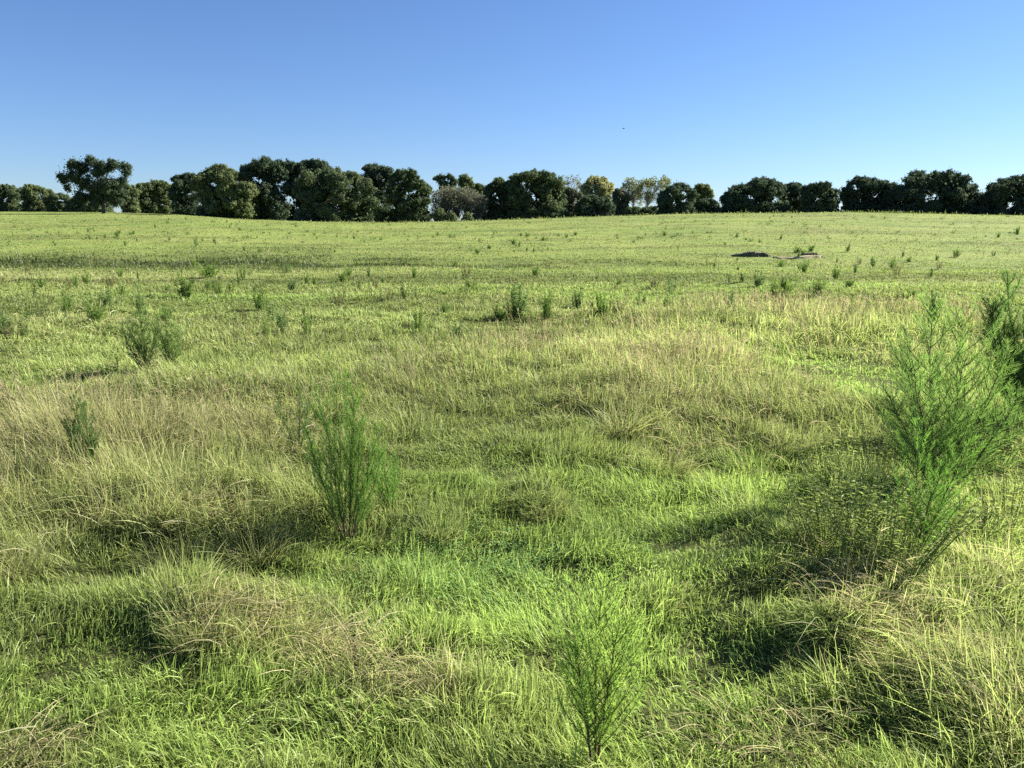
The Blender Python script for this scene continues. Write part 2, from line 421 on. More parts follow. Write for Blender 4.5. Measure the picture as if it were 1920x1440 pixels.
def scatter(strips, n, r0, r1, law, S, kind, half=50):
    x, y = wedge(n, r0, r1, law, half)
    r, px, tall, lush, straw, band, n1, n2, n3 = fields(x, y)
    if kind == 'short':
        nk = fbm(x / .22, y / .2, 64, 2); keep = rng.random(n) < (1 - 0.45 * np.clip(tall, 0, 1)) * np.where(r < 9, .35 + .65 * sstep(.3, .6, nk), 1)
    elif kind == 'tall':
        keep = rng.random(n) < np.clip(0.06 + 1.0 * tall, 0, 1) * (1 - 0.8 * lush)
    elif kind == 'seed':
        sz = np.maximum(np.clip(tall - 0.3, 0, 1) * sstep(0.45, 0.65, n2) * .5, zone(SEED, x, y) * sstep(.3, .6, n1))
        keep = rng.random(n) < sz
    else:
        keep = rng.random(n) < straw * sstep(0.3, 0.6, n1)
    x, y, r, px, tall, lush, straw, band, n1, n2, n3 = [q[keep] for q in (x, y, r, px, tall, lush, straw, band, n1, n2, n3)]
    n = len(x)
    z = terrain(x, y) - 0.005
    P = np.stack([x, y, z], 1)
    j = rng.random(n)
    nc = fbm(x / .42, y / .36, 97, 2)
    ch = 0.45 + 1.15 * sstep(.25, .75, nc)
    ch = ch + (1 - ch) * 0.5 * sstep(14, 30, r)
    wmin = r * 0.0009                     # one tuft stands for several blades far away
    cm = np.exp(-((y - 150) / 9.0) ** 2) * sstep(400, 470, px)
    bright = (1 + (0.84 * rng.random(n) - .42) * (1 - .55 * sstep(15, 60, r)))[:, None] * (1.12 - .20 * sstep(10, 25, r))[:, None] * (0.80 + 0.42 * sstep(.25, .75, fbm(x / 2.6, y / 1.5, 88, 3)))[:, None]
    if kind == 'short':
        h = (0.05 + 0.095 * rng.random(n) ** 1.5) * (0.95 - 0.2 * lush + 0.5 * tall) * (0.7 + 0.6 * n1) * ch
        h = h * (1 - 0.25 * sstep(25, 80, r))
        w = np.maximum(0.0028 + 0.0034 * rng.random(n), wmin)
        D0, D1 = blade_dirs(x, y, 0.50, 1.05)
        t = np.clip(0.75 - 1.2 * lush + 0.5 * (n2 - .5) + 0.25 * rng.normal(size=n), 0, 1)
        t2 = np.clip(0.12 + 0.75 * straw + 0.15 * tall - 0.5 * lush + 0.8 * (n3 - .5), 0, 1) * (j > 0.5)
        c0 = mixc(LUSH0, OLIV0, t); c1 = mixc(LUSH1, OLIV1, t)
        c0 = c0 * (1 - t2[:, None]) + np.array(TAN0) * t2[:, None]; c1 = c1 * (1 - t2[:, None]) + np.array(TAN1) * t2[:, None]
        dk = (1 - 0.70 * np.clip(band, 0, 1))[:, None]
        c0 = c0 * dk; c1 = c1 * dk
    elif kind == 'tall':
        h = (0.12 + 0.22 * rng.random(n) ** 1.4) * (0.5 + 0.65 * tall) * (0.3 + 0.7 * ch) * (1 + 1.3 * cm)
        w = np.maximum(0.0028 + 0.0032 * rng.random(n), wmin)
        D0, D1 = blade_dirs(x, y, 0.46, 1.05)
        t = np.clip(0.12 + 0.36 * straw + 0.7 * (n2 - .5) + 0.3 * rng.normal(size=n), 0, 1)
        c0 = mixc(OLIV0, TAN0, t * .7) * 1.05; c1 = mixc(OLIV1, TAN1, t) * 1.14
        gr = (sstep(1150, 1500, px) * (1 - sstep(4.5, 7, r)) * .65 * (rng.random(n) < .7))   # the rough grass beside the bushes is greener
        c0 = c0 * (1 - gr[:, None]) + np.array(LUSH0) * .8 * gr[:, None]; c1 = c1 * (1 - gr[:, None]) + np.array(LUSH1) * .85 * gr[:, None]
        dk = (1 - 0.72 * np.clip(band, 0, 1))[:, None] * mixc((1, 1, 1), (.8, 1.05, .8), np.clip(band, 0, 1))
        c0 = c0 * dk; c1 = c1 * dk
    elif kind == 'seed':
        h = 0.32 + 0.25 * rng.random(n)
        w = np.maximum(0.0016, wmin * 0.8) * np.ones(n)
        D0, D1 = blade_dirs(x, y, 0.22, 0.40)
        t = rng.random(n)
        c0 = mixc(OLIV0, RED0, t); c1 = mixc(TAN1, RED1, t)
        m = rng.random(n) < 0.7
        tip = P + h[:, None] * (D0 * 0.75 + (D1 - D0) * 0.28)
        for k in range(3):                # small seed sprays near the tip
            dd = unit(D1 + rng.normal(0, 0.35, (n, 3)))
            strips.add(tip[m], dd[m], (dd + np.array([0, 0, -0.3]))[m], (0.05 + 0.05 * rng.random(n))[m], np.maximum(0.0035, wmin * .7)[m],
                       c1[m], (c1 * 1.1)[m], 2)
    else:
        h = 0.10 + 0.22 * rng.random(n) ** 1.6
        w = np.maximum(0.0018 + 0.0016 * rng.random(n), wmin)
        az = rng.uniform(0, 2 * math.pi, n)
        D0 = unit(np.stack([np.sin(az), np.cos(az), 0.2 + 1.1 * rng.random(n)], 1))
        az = az + rng.normal(0, .5, n); D1 = np.stack([np.sin(az) * 1.0, np.cos(az) * 1.0, 0.2 - 1.1 * rng.random(n)], 1)
        P[:, 2] += 0.02 + 0.08 * rng.random(n)
        t = rng.random(n)
        c0 = mixc(TAN0, RED0, t * .6); c1 = mixc(TAN1, (.5, .44, .27), t)
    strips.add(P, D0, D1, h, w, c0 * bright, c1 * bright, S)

g = Strips()
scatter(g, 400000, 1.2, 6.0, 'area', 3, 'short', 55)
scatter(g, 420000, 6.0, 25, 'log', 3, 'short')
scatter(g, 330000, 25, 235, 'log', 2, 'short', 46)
tag(link('meadow_grass', g.mesh('meadow_grass'), M_GRASS), 'short green pasture grass covering the whole field', 'grass', kind='stuff')
g = Strips()
scatter(g, 170000, 1.2, 6.0, 'area', 4, 'tall', 55)
scatter(g, 330000, 6.0, 25, 'log', 3, 'tall')
scatter(g, 160000, 25, 225, 'log', 2, 'tall', 46)
tag(link('tall_grass', g.mesh('tall_grass'), M_GRASS), 'taller olive and tan grass standing in uneven patches', 'grass', kind='stuff')
g = Strips()
scatter(g, 7000, 1.5, 6.0, 'area', 4, 'seed', 55)
scatter(g, 44000, 6.0, 30, 'log', 3, 'seed')
tag(link('seed_grass', g.mesh('seed_grass'), M_GRASS), 'thin reddish tan seed stalks rising above the grass', 'grass', kind='stuff')
g = Strips()
scatter(g, 80000, 1.2, 6.0, 'area', 4, 'straw', 55)
scatter(g, 60000, 6.0, 22, 'log', 3, 'straw')
tag(link('dry_straw', g.mesh('dry_straw'), M_GRASS), 'pale dead straw lying bent over among the grass', 'straw', kind='stuff')

g = Strips()
cx, cy, _ = ground_at(900, 1065)
n = 4200
x = cx + rng.normal(0, .46, n); y = cy + rng.normal(0, .30, n)
ok = fbm(x / .25, y / .25, 61, 2) > .42; x = x[ok]; y = y[ok]; n = len(x)
q = np.stack([x, y, terrain(x, y) + .03 + .06 * rng.random(n) ** .7], 1)
a = rng.uniform(0, 2 * math.pi, n); sd = np.stack([np.cos(a), np.sin(a), 0 * a], 1)
cc = mixc((.13, .255, .085), (.23, .38, .14), rng.random(n))
g.add(q, unit(sd + np.array([0, 0, .5])), sd + np.array([0, 0, -.2]), rng.uniform(.010, .022, n), .006, cc, cc * 1.1, 3, 'leaf', side=np.cross(sd, [0, 0, 1.0]) + rng.normal(0, .3, (n, 3)))
tag(link('ground_cover', g.mesh('ground_cover'), M_LEAF), 'low bluish green patch of small leaves in the bright grass', 'ground cover', kind='stuff')

# ------------------------------------------------------------------ feathery fennel-like weeds
def fennel(name, loc, label, H, n_stems, spread, seed, branches=22, blen=0.36, leaves=260, leaf=(0.018, 0.040), lw=0.0016,
           col0=(.035, .085, .015), col1=(.09, .20, .03), asc=0.75, group=None, stem_r=0.0045, lean=(0, 0), leafy_from=0.12, flat=False):
    R = np.random.default_rng(seed)
    root = empty(name, loc, label, 'weed', group)
    per_stem = []
    for s in range(n_stems):
        az = 2 * math.pi * (s + 0.6 * R.random()) / max(n_stems, 1) + R.random()
        fx = (-1 + 2 * (s + .5 + .35 * R.normal()) / n_stems) * spread if n_stems > 1 else .02
        fy = R.uniform(-.8, .8) * spread * .8 if n_stems > 1 else 0.0
        out = math.hypot(fx, fy); az = math.atan2(fx, fy)
        h = H * (1.0 if s == int(n_stems * .42) else (0.62 + 0.42 * R.random()) * (1 - .25 * abs(fx) / spread))
        tip = np.array([math.sin(az) * out * h + lean[0] * h, math.cos(az) * out * h + lean[1] * h, h])
        mid = np.array([tip[0] * 0.55 + R.normal(0, .012) * H, tip[1] * 0.55 + R.normal(0, .012) * H, h * 0.45])
        u = np.linspace(0, 1, 12)[:, None]
        base = np.array([math.sin(az) * 0.012, math.cos(az) * 0.012, -0.03])
        pts = (1 - u) ** 2 * base + 2 * u * (1 - u) * mid + u ** 2 * tip
        pts[1:-1] += np.cumsum(R.normal(0, 0.006, (10, 3)), 0) * H * np.array([1, 1, .3])
        tb = Tubes(6); tb.add(pts, np.linspace(stem_r, stem_r * 0.25, 12))
        st = Strips()
        LP = []; LD = []; LU = []
        cum = np.linspace(0, 1, 12)
        def pos(v): return np.array([np.interp(v, cum, pts[:, k]) for k in range(3)])
        for b in range(branches):
            v = leafy_from + (0.97 - leafy_from) * (b + R.random()) / branches
            p = pos(v); T = unit(pos(min(v + .05, 1)) - pos(max(v - .05, 0)))
            a2 = b * 2.4 + R.normal(0, 0.4)
            side = np.array([math.cos(a2), math.sin(a2), 0])
            d0 = unit(T * asc + side * (1 - asc) * 1.6)
            d1 = unit(T * (asc + 0.4) + side * 0.35)
            L = blen * h * (1 - v) ** 0.55 * (0.4 + 0.75 * R.random()) * (0.55 + 0.45 * min(1, v / 0.3)) + 0.02
            uu = np.linspace(0, 1, 6)[:, None]
            bp = p + L * (d0 * uu + (d1 - d0) * uu * uu * 0.5)
            tb.add(bp, np.linspace(stem_r * 0.35, stem_r * 0.12, 6))
            m = max(8, int(L * leaves * 2.2))
            w = R.random(m) ** 0.8
            q = p + L * (d0 * w[:, None] + (d1 - d0) * (w * w * 0.5)[:, None])
            LP.append(q); LD.append(np.repeat(d1[None], m, 0)); LU.append(w)
        m = int(h * leaves * 1.6)
        v = leafy_from + (1 - leafy_from) * R.random(m) ** 0.7
        q = np.stack([np.interp(v, cum, pts[:, k]) for k in range(3)], 1)
        LP.append(q); LD.append(np.repeat(unit(tip - mid)[None], m, 0)); LU.append(v)
        LP = np.concatenate(LP); LD = np.concatenate(LD); LU = np.concatenate(LU)
        N = len(LP)
        rd = R.normal(size=(N, 3)); rd -= (rd * LD).sum(1, keepdims=True) * LD; rd = unit(rd)
        D0 = unit(LD * 0.75 + rd * 0.8); D1 = unit(LD * 0.9 + rd * 0.5 + np.array([0, 0, 0.1]))
        Ls = R.uniform(leaf[0], leaf[1], N) * (1.15 - 0.4 * LU)
        br = (0.7 + 0.6 * R.random(N))[:, None]
        t = np.clip(LP[:, 2] / H + R.normal(0, .2, N), 0, 1)
        cc = mixc(col0, col1, t) * br
        st.add(LP, D0, D1, Ls, lw, cc, cc * 1.25, 2, rs=R)
        so = link('stem', tb.mesh('weed_stem'), M_STEM, root)
        fo = link('foliage', st.mesh('weed_foliage'), M_FENNEL, so)
        fo.parent = root
        per_stem.append(so)
    return root

def hero(px, py, top, *a, **k):
    x, y, z = ground_at(px, py)
    tz = ray_at(px, top, y)[2]
    return x, y, z, tz - z

x, y, z, H = hero(652, 1012, 745)
fennel('feathery_weed', (x, y, z), 'dark green feathery bush of upright plumes standing alone left of the bright grass', H * 1.2, 13, 0.44, 1, branches=20,
       leaves=330, leaf=(0.012, 0.028), lw=0.0015, blen=0.34, asc=0.78, col0=(.075, .155, .028), col1=(.15, .285, .052), stem_r=0.0032, leafy_from=0.16, group='tall feathery weeds')
x, y, z, H = hero(1112, 1436, 1100)
fennel('feathery_weed', (x, y, z), 'light green wispy sapling with one brown stem nearest the camera', H * 1.04, 3, 0.20, 2, branches=34, leaves=250,
       leaf=(0.012, 0.034), lw=0.0018, blen=0.66, asc=0.68, col0=(.19, .31, .055), col1=(.33, .48, .11), stem_r=0.0055, leafy_from=0.18, group='tall feathery weeds')
x, y, z, H = hero(1760, 930, 575)
fennel('feathery_weed', (x, y, z), 'large bright feathery bush with dark forked stems beside the darker edge bush', H * 1.04, 8, 0.60, 3, branches=28, leaves=135,
       leaf=(0.034, 0.080), lw=0.0021, blen=0.60, asc=0.58, col0=(.11, .205, .045), col1=(.21, .345, .08), stem_r=0.008, lean=(-0.05, 0), leafy_from=0.14, group='tall feathery weeds')
x, y, z, H = hero(1705, 1050, 850)
fennel('feathery_weed', (x, y, z), 'thin slanting light green sprig in front of the large forked bush', H * 1.25, 4, 0.38, 4, branches=22, leaves=190,
       leaf=(0.018, 0.042), lw=0.0018, blen=0.52, asc=0.60, col0=(.10, .22, .035), col1=(.18, .34, .06), lean=(0.30, 0.05), group='tall feathery weeds')
x, y, z, H = hero(1922, 800, 480)
fennel('feathery_weed', (x, y, z), 'tall dark dense bush cut by the edge of the view', H, 14, 0.48, 5, branches=28, leaves=190,
       leaf=(0.03, 0.06), lw=0.0030, blen=0.42, asc=0.66, col0=(.06, .125, .03), col1=(.11, .21, .048), stem_r=0.008, group='tall feathery weeds')
x, y, z, H = hero(172, 910, 780)
fennel('feathery_weed', (x, y, z), 'small grey green wispy bush half sunk in the dry grass', H * 1.3, 6, 0.24, 6, branches=22, leaves=420,
       leaf=(0.014, 0.03), lw=0.0018, blen=0.38, asc=0.70, col0=(.055, .115, .03), col1=(.11, .19, .05), group='tall feathery weeds')
x, y, z, H = hero(272, 700, 560)
fennel('feathery_weed', (x, y, z), 'spindly grey green weed, taller left half of the mid field pair', H * 1.2, 6, 0.30, 7, branches=18, leaves=70,
       leaf=(0.04, 0.08), lw=0.0045, blen=0.36, asc=0.68, col0=(.085, .15, .04), col1=(.17, .26, .07), group='tall feathery weeds')
x, y, z, H = hero(322, 696, 592)
fennel('feathery_weed', (x, y, z), 'spindly grey green weed, shorter right half of the mid field pair', H * 1.2, 5, 0.32, 8, branches=18, leaves=70,
       leaf=(0.04, 0.08), lw=0.0045, blen=0.36, asc=0.68, col0=(.085, .15, .04), col1=(.17, .26, .07), group='tall feathery weeds')
x, y, z, H = hero(560, 850, 720)
fennel('feathery_weed', (x, y, z), 'faint wispy pale green sprig behind the lone dark bush', H, 3, 0.4, 9, branches=18, leaves=300,
       leaf=(0.014, 0.03), lw=0.0015, blen=0.36, asc=0.7, col0=(.06, .13, .03), col1=(.12, .22, .05), group='tall feathery weeds')
x, y, z, H = hero(735, 960, 800)
fennel('feathery_weed', (x, y, z), 'low airy green sprig against the right side of the lone dark bush', H * .8, 3, 0.4, 10, branches=18, leaves=380,
       leaf=(0.014, 0.03), lw=0.0015, blen=0.38, asc=0.68, col0=(.08, .18, .03), col1=(.15, .30, .05), group='tall feathery weeds')
x, y, z, H = hero(1745, 620, 545)
fennel('feathery_weed', (x, y, z), 'dark upright weed showing just behind the large forked bush', H, 5, 0.25, 12, branches=20, leaves=220,
       leaf=(0.025, 0.05), lw=0.003, blen=0.3, asc=0.76, col0=(.05, .10, .03), col1=(.10, .18, .05), group='tall feathery weeds')

# ------------------------------------------------------------------ leafy weeds and tussocks near the camera
def leafy(loc, label, H, n_stems, spread, seed, leaf=(0.03, 0.07), lw=0.0065, per=30, col0=(.05, .10, .02), col1=(.13, .21, .05)):
    R = np.random.default_rng(seed)
    root = empty('leafy_weed', loc, label, 'weed', 'leafy weeds around the bushes')
    tb = Tubes(5); st = Strips()
    for s in range(n_stems):
        az = R.uniform(0, 2 * math.pi); out = spread * R.random() ** .5; h = H * (0.6 + 0.4 * R.random())
        b = np.array([math.sin(az) * out * .35, math.cos(az) * out * .35, -0.03])
        tip = np.array([math.sin(az) * out, math.cos(az) * out, h]) + np.array([R.normal(0, .03), R.normal(0, .03), 0])
        u = np.linspace(0, 1, 7)[:, None]
        mid = (b + tip) / 2 + np.array([0, 0, h * .12])
        pts = (1 - u) ** 2 * b + 2 * u * (1 - u) * mid + u * u * tip
        tb.add(pts, np.linspace(.0028, .001, 7))
        v = 0.15 + 0.85 * np.arange(per) / per
        q = np.stack([np.interp(v, np.linspace(0, 1, 7), pts[:, k]) for k in range(3)], 1)
        a2 = np.arange(per) * 2.4 + R.random() * 6
        sd = np.stack([np.cos(a2), np.sin(a2), 0 * a2], 1)
        D0 = unit(sd + np.array([0, 0, .55])); D1 = unit(sd + np.array([0, 0, -.35])) + R.normal(0, .15, (per, 3))
        side = np.cross(sd, [0, 0, 1.0]) + R.normal(0, .8, (per, 3))
        cc = mixc(col0, col1, R.random(per)) * (0.8 + .4 * R.random(per))[:, None]
        st.add(q, D0, D1, R.uniform(*leaf, per) * (1.15 - .5 * v), lw, cc, cc * 1.2, 4, 'leaf', side=side, rs=R)
    link('stem', tb.mesh('leafy_stem'), M_GSTEM, root)
    link('foliage', st.mesh('leafy_foliage'), M_LEAF, root)
    return root

for i, (px, py, top, ns, sp, lab) in enumerate([
        (1560, 905, 800, 22, .30, 'clump of narrow shiny leaves left of the large forked bush'),
        (1650, 900, 790, 20, .28, 'pale tangle of narrow leaves at the foot of the large forked bush'),
        (1560, 1030, 875, 56, .36, 'dark leafy clump casting the broad shade across the bright grass'),
        (1660, 1070, 900, 56, .38, 'dense leafy clump below the shiny narrow leaves, half in shade'),
        (1860, 880, 770, 18, .30, 'yellow green leafy clump under the tall edge bush'),
        (1890, 985, 870, 20, .32, 'sunlit yellow leaved clump low at the edge of the view'),
        (1800, 1010, 930, 14, .25, 'small bright leafy clump right of the slanting sprig')]):
    x, y, z, H = hero(px, py, top)
    leafy((x, y, z), lab, H, ns, sp, 100 + i, col0=(.11, .155, .035), col1=(.30, .33, .10) if i in (1, 4, 5) else (.22, .28, .075))

def tussock(loc, label, H, n, spread, seed, tan=0.4, w=0.0032):
    R = np.random.default_rng(seed)
    az = R.uniform(0, 2 * math.pi, n); rr = spread * 0.7 * np.sqrt(R.random(n))
    P = np.stack([np.sin(az) * rr, np.cos(az) * rr, np.full(n, -0.02)], 1)
    l = R.random(n) ** .8 * spread / H * 1.3
    az2 = az + R.normal(0, 1.0, n)
    D0 = unit(np.stack([np.sin(az2) * l * .7, np.cos(az2) * l * .7, np.ones(n)], 1))
    b = l * 1.4 + .15
    D1 = np.stack([np.sin(az2) * b, np.cos(az2) * b, 1.0 - b * .6], 1)
    t = np.clip(tan + R.normal(0, .3, n), 0, 1)
    br = (0.75 + .5 * R.random(n))[:, None]
    s = Strips(); s.add(P, D0, D1, H * (0.3 + .7 * R.random(n) ** 1.3), w, mixc(OLIV0, TAN0, t * .6) * br, mixc(OLIV1, TAN1, t) * br, 5, rs=R)
    o = link('grass_tussock', s.mesh('tussock'), M_GRASS); o.location = loc
    return tag(o, label, 'grass tussock', 'grass tussocks in the near field')

for i, (px, py, top, n, sp, tn, lab) in enumerate([
        (385, 1200, 1085, 420, .20, .35, 'upright yellow green tussock at the head of the straw mound'),
        (520, 1180, 1100, 380, .26, .55, 'spreading tan tussock on top of the straw mound'),
        (330, 1075, 960, 420, .24, .45, 'tall pale tussock along the shaded lip of dry grass'),
        (480, 1050, 930, 420, .24, .5, 'leaning tan tussock between the shaded lip and the lone dark bush'),
        (30, 1080, 950, 320, .22, .5, 'tall straw coloured tussock at the left border'),
        (1020, 955, 880, 380, .28, .1, 'round green tussock alone in the bright grass'),
        (830, 1010, 925, 360, .18, .15, 'dark green tussock just right of the lone dark bush'),
        (1165, 815, 715, 420, .32, .3, 'brown tinged tussock over the deep dark hollow'),
        (1245, 885, 785, 420, .34, .25, 'wide olive tussock in front of the reddish seed stalks'),
        (1480, 850, 770, 300, .25, .4, 'olive tussock between the seed stalks and the shiny leaves'),
        (985, 660, 600, 240, .35, .35, 'tall pale tussock far out in the mid field'),
        (1760, 1200, 1110, 300, .20, .5, 'tangled straw tussock below the slanting sprig'),
        (1880, 1260, 1150, 300, .22, .55, 'largest pale straw tussock at the right border'),
        (1540, 1260, 1175, 300, .20, .5, 'dry tussock above a dark hollow near the lower right'),
        (860, 1320, 1230, 380, .22, .65, 'flattened straw tussock left of the wispy sapling'),
        (1250, 1130, 1060, 300, .18, .25, 'small green tussock right of the wispy sapling top')]):
    x, y, z, H = hero(px, py, top)
    tussock((x, y, z), lab, max(H * .92, .15), int(n * 1.1), sp * .85, 200 + i, tn, w=max(0.003, y * .00075))

# ------------------------------------------------------------------ weed clumps across the field (copies of eight kinds)
def clump(seed, n_stems, spread, pal, w, curve=.25, m=74):
    R = np.random.default_rng(seed)
    tb = Tubes(4); st = Strips()
    for s in range(n_stems):
        az = R.uniform(0, 6.28); out = spread * R.random() ** .6; h = 0.4 + .55 * R.random() if s else 1.0
        base = np.array([math.sin(az) * out * .45, math.cos(az) * out * .45, -.06])
        tip = np.array([math.sin(az) * out, math.cos(az) * out, h]) + np.array([R.normal(0, .06), R.normal(0, .06), 0])
        u = np.linspace(0, 1, 6)[:, None]
        mid = base * .6 + tip * .4 + np.array([R.normal(0, curve * .25), R.normal(0, curve * .25), .12 * h])
        pts = (1 - u) ** 2 * base + 2 * u * (1 - u) * mid + u * u * tip
        tb.add(pts, np.linspace(.010, .003, 6))
        v = .10 + .90 * R.random(m) ** .85
        q = np.stack([np.interp(v, np.linspace(0, 1, 6), pts[:, k]) for k in range(3)], 1)
        a2 = R.uniform(0, 6.28, m); sd = np.stack([np.cos(a2), np.sin(a2), 0 * a2], 1)
        D0 = unit(sd * .9 + np.array([0, 0, .9])); D1 = unit(sd * 1.1 + np.array([0, 0, .35 * R.normal()])) + R.normal(0, .2, (m, 3))
        cc = mixc(pal[0], pal[1], R.random(m)) * R.uniform(.8, 1.25)
        st.add(q, D0, D1, R.uniform(.10, .26, m) * (1.2 - .65 * v), w, cc, cc * 1.3, 2, rs=R)
    return tb.mesh('clump_stem'), st.mesh('clump_foliage')

PROTO = []
WG = ((.080, .140, .034), (.18, .27, .062)); WD = ((.055, .098, .028), (.125, .195, .048)); WB = ((.095, .105, .042), (.20, .205, .085)); WS = ((.08, .135, .045), (.17, .245, .08))
for k, (ns, sp, pal, w) in enumerate([(10, .42, WG, .02), (20, .5, WG, .02), (7, .34, WB, .018), (9, .24, WS, .02),
                                     (22, .65, WG, .02), (4, .16, WD, .024), (14, .4, WG, .018), (3, .22, WS, .022)]):
    PROTO.append(clump(300 + k, ns, sp, pal, w))
proto_first = {}
def put_clump(x, y, h, width, label, k, group, rz):
    z = float(terrain(x, y))
    if k not in proto_first:
        root = empty('weed_clump', (x, y, z), label, 'weed', group, rz)
        link('stem', PROTO[k][0], M_STEM, root); link('foliage', PROTO[k][1], M_FENNEL, root)
        proto_first[k] = root
    else:
        src = proto_first[k]
        root = src.copy(); C.objects.link(root)
        for ch in list(src.children):
            c = ch.copy(); C.objects.link(c); c.parent = root
        tag(root, label, 'weed', group)
        root.location = (x, y, z); root.rotation_euler = (0, 0, rz)
    root.scale = (width, width, h)
    return root

NAMED = [  # photo x, base y, height, width in photo pixels, kind, label
    (58, 607, 32, 32, 7, 'dark forked weed standing in front of the far left clumps'),
    (120, 587, 30, 24, 0, 'round dark weed between the forked weed and the paired clumps'),
    (180, 607, 44, 42, 6, 'broad bluish green weed, lower of the paired clumps on the left'),
    (202, 577, 34, 24, 3, 'upright bluish green weed, upper of the paired clumps on the left'),
    (66, 556, 26, 10, 5, 'single thin dark stalk below the dark weedy band'),
    (265, 588, 36, 22, 3, 'pale upright weed behind the spindly mid field pair'),
    (488, 582, 42, 36, 1, 'dense round bright green weed alone left of centre'),
    (212, 706, 34, 36, 7, 'low dark sprouts left of the spindly mid field pair'),
    (635, 575, 34, 24, 2, 'brownish thin weed right of the dense round weed'),
    (650, 518, 16, 20, 0, 'small dark tuft below the dark weedy band near the centre'),
    (758, 561, 26, 16, 5, 'dark upright stalks, right one of a close pair near the centre'),
    (732, 562, 22, 14, 2, 'thin stalks, left one of a close pair near the centre'),
    (882, 546, 30, 30, 0, 'dark bushy weed on the bright green streak'),
    (937, 602, 30, 34, 6, 'low spread weed at the left end of the middle row'),
    (970, 598, 66, 32, 3, 'tall airy bluish weed in the middle row'),
    (1024, 600, 58, 36, 1, 'darkest dense weed in the middle row'),
    (1084, 578, 40, 22, 3, 'slim green weed behind the middle row'),
    (1130, 594, 48, 50, 4, 'widest olive weed in the middle row'),
    (1160, 594, 34, 24, 2, 'small green weed at the right end of the middle row'),
    (1390, 529, 18, 14, 5, 'short upright weed, left of two green stalk groups right of centre'),
    (1420, 537, 30, 22, 3, 'taller upright weed, right of two green stalk groups right of centre'),
    (1470, 552, 34, 56, 4, 'long low green weed row beyond the reddish grass'),
    (1534, 556, 36, 34, 1, 'round green weed at the end of the low weed row'),
    (1636, 502, 20, 12, 5, 'single dark upright weed on the right hand slope'),
    (1590, 473, 16, 10, 5, 'tiny upright weed right of the sandy bank'),
    (1492, 474, 14, 20, 0, 'dark round weed on top of the sandy bank'),
    (1499, 484, 14, 9, 5, 'dark narrow weed in front of the sandy bank'),
    (1190, 538, 22, 12, 7, 'thin leaning weed right of the bright green streak'),
    (1228, 541, 22, 22, 2, 'small green weed further right of the leaning thin weed'),
    (1705, 558, 18, 32, 0, 'dark low weed beyond the large forked bush'),
    (1744, 520, 18, 9, 5, 'thin dark stalk above the large forked bush'),
    (1612, 496, 14, 9, 2, 'small stalk left of the single dark upright weed'),
    (368, 503, 20, 16, 0, 'dark weed at the lower lip of the weedy band'),
    (386, 503, 16, 10, 5, 'narrow dark weed touching the one at the lower lip of the band'),
    (540, 512, 20, 24, 7, 'thin forked weed just below the weedy band'),
    (236, 461, 13, 9, 0, 'dark dot of a weed above the weedy band on the left slope'),
    (368, 462, 18, 12, 7, 'forked little weed above the weedy band'),
    (169, 448, 10, 9, 0, 'tiny dark weed on the left slope below the lone oak'),
    (844, 446, 9, 9, 0, 'tiny dark weed on the slope below the bare brush'),
    (856, 500, 14, 16, 0, 'dark tuft above the bright green streak'),
    (1760, 505, 16, 10, 2, 'pale weed on the right hand slope beyond the thin stalk'),
    (1907, 440, 16, 12, 1, 'isolated dark green weed high on the slope at the right border'),
    (20, 640, 40, 40, 2, 'faint brown weed at the left border of the mid field'),
    (1450, 610, 40, 30, 2, 'reddish brown weed standing in the reddish grass'),
    (1290, 590, 30, 26, 2, 'thin brown weed left of the reddish grass')]
RC = np.random.default_rng(99)
taken = []
for px, py, hp, wp, k, lab in NAMED:
    x, y, z = ground_at(px, py)
    h = max(px_size(y, hp), .12) * 1.05; w = px_size(y, wp) / (2 * [.35, .5, .25, .2, .6, .16, .3, .2][k]) * .85
    put_clump(x, y, h, max(w, .12), lab, k, 'weed clumps standing in the pasture', RC.uniform(0, 6.28)); taken.append((x, y))
zones = [
    (60, (0, 760), (412, 462), 'small dark weed dotting the sunlit slope above the weedy band', 'weeds on the slope above the band'),
    (34, (760, 1330), (412, 480), 'little weed scattered over the slope below the yellow topped tree', 'weeds on the middle slope'),
    (46, (1330, 1920), (402, 500), 'little upright weed scattered over the right hand slope below the dark round oaks', 'weeds on the right hand slope'),
    (30, (0, 900), (470, 560), 'dark green stalky weed growing in or just below the weedy band', 'weeds in the weedy band'),
    (42, (900, 1700), (500, 600), 'thin stalky weed among the grass right of centre', 'stalky weeds right of centre'),
    (40, (0, 880), (530, 640), 'pale wispy weed among the mid field grass left of centre', 'wispy weeds left of centre')]
for n, (xa, xb), (ya, yb), lab, grp in zones:
    cents = [(RC.uniform(xa, xb), ya + (yb - ya) * RC.random() ** 1.2) for _ in range(max(4, n // 5))]
    for i in range(n):
        if RC.random() < .62:              # most stand in loose patches
            cx, cy = cents[int(RC.integers(len(cents)))]
            px = min(max(cx + RC.normal(0, 32), xa), xb); py = min(max(cy + RC.normal(0, 5), ya), yb)
        else:
            px = RC.uniform(xa, xb); py = ya + (yb - ya) * RC.random() ** 1.2
        x, y, z = ground_at(px, py)
        if y > 215: continue
        if py > 500 and RC.random() < .75: k0 = (0, 3, 2, 7, 6)[int(RC.integers(0, 5))]
        else: k0 = int(RC.integers(0, 8))
        h = .2 + .4 * RC.random() ** 1.7 * (1.5 if RC.random() < .15 else 1.0)
        k = k0
        put_clump(x, y, h, h * RC.uniform(.4, 1.3), lab, k, grp, RC.uniform(0, 6.28))

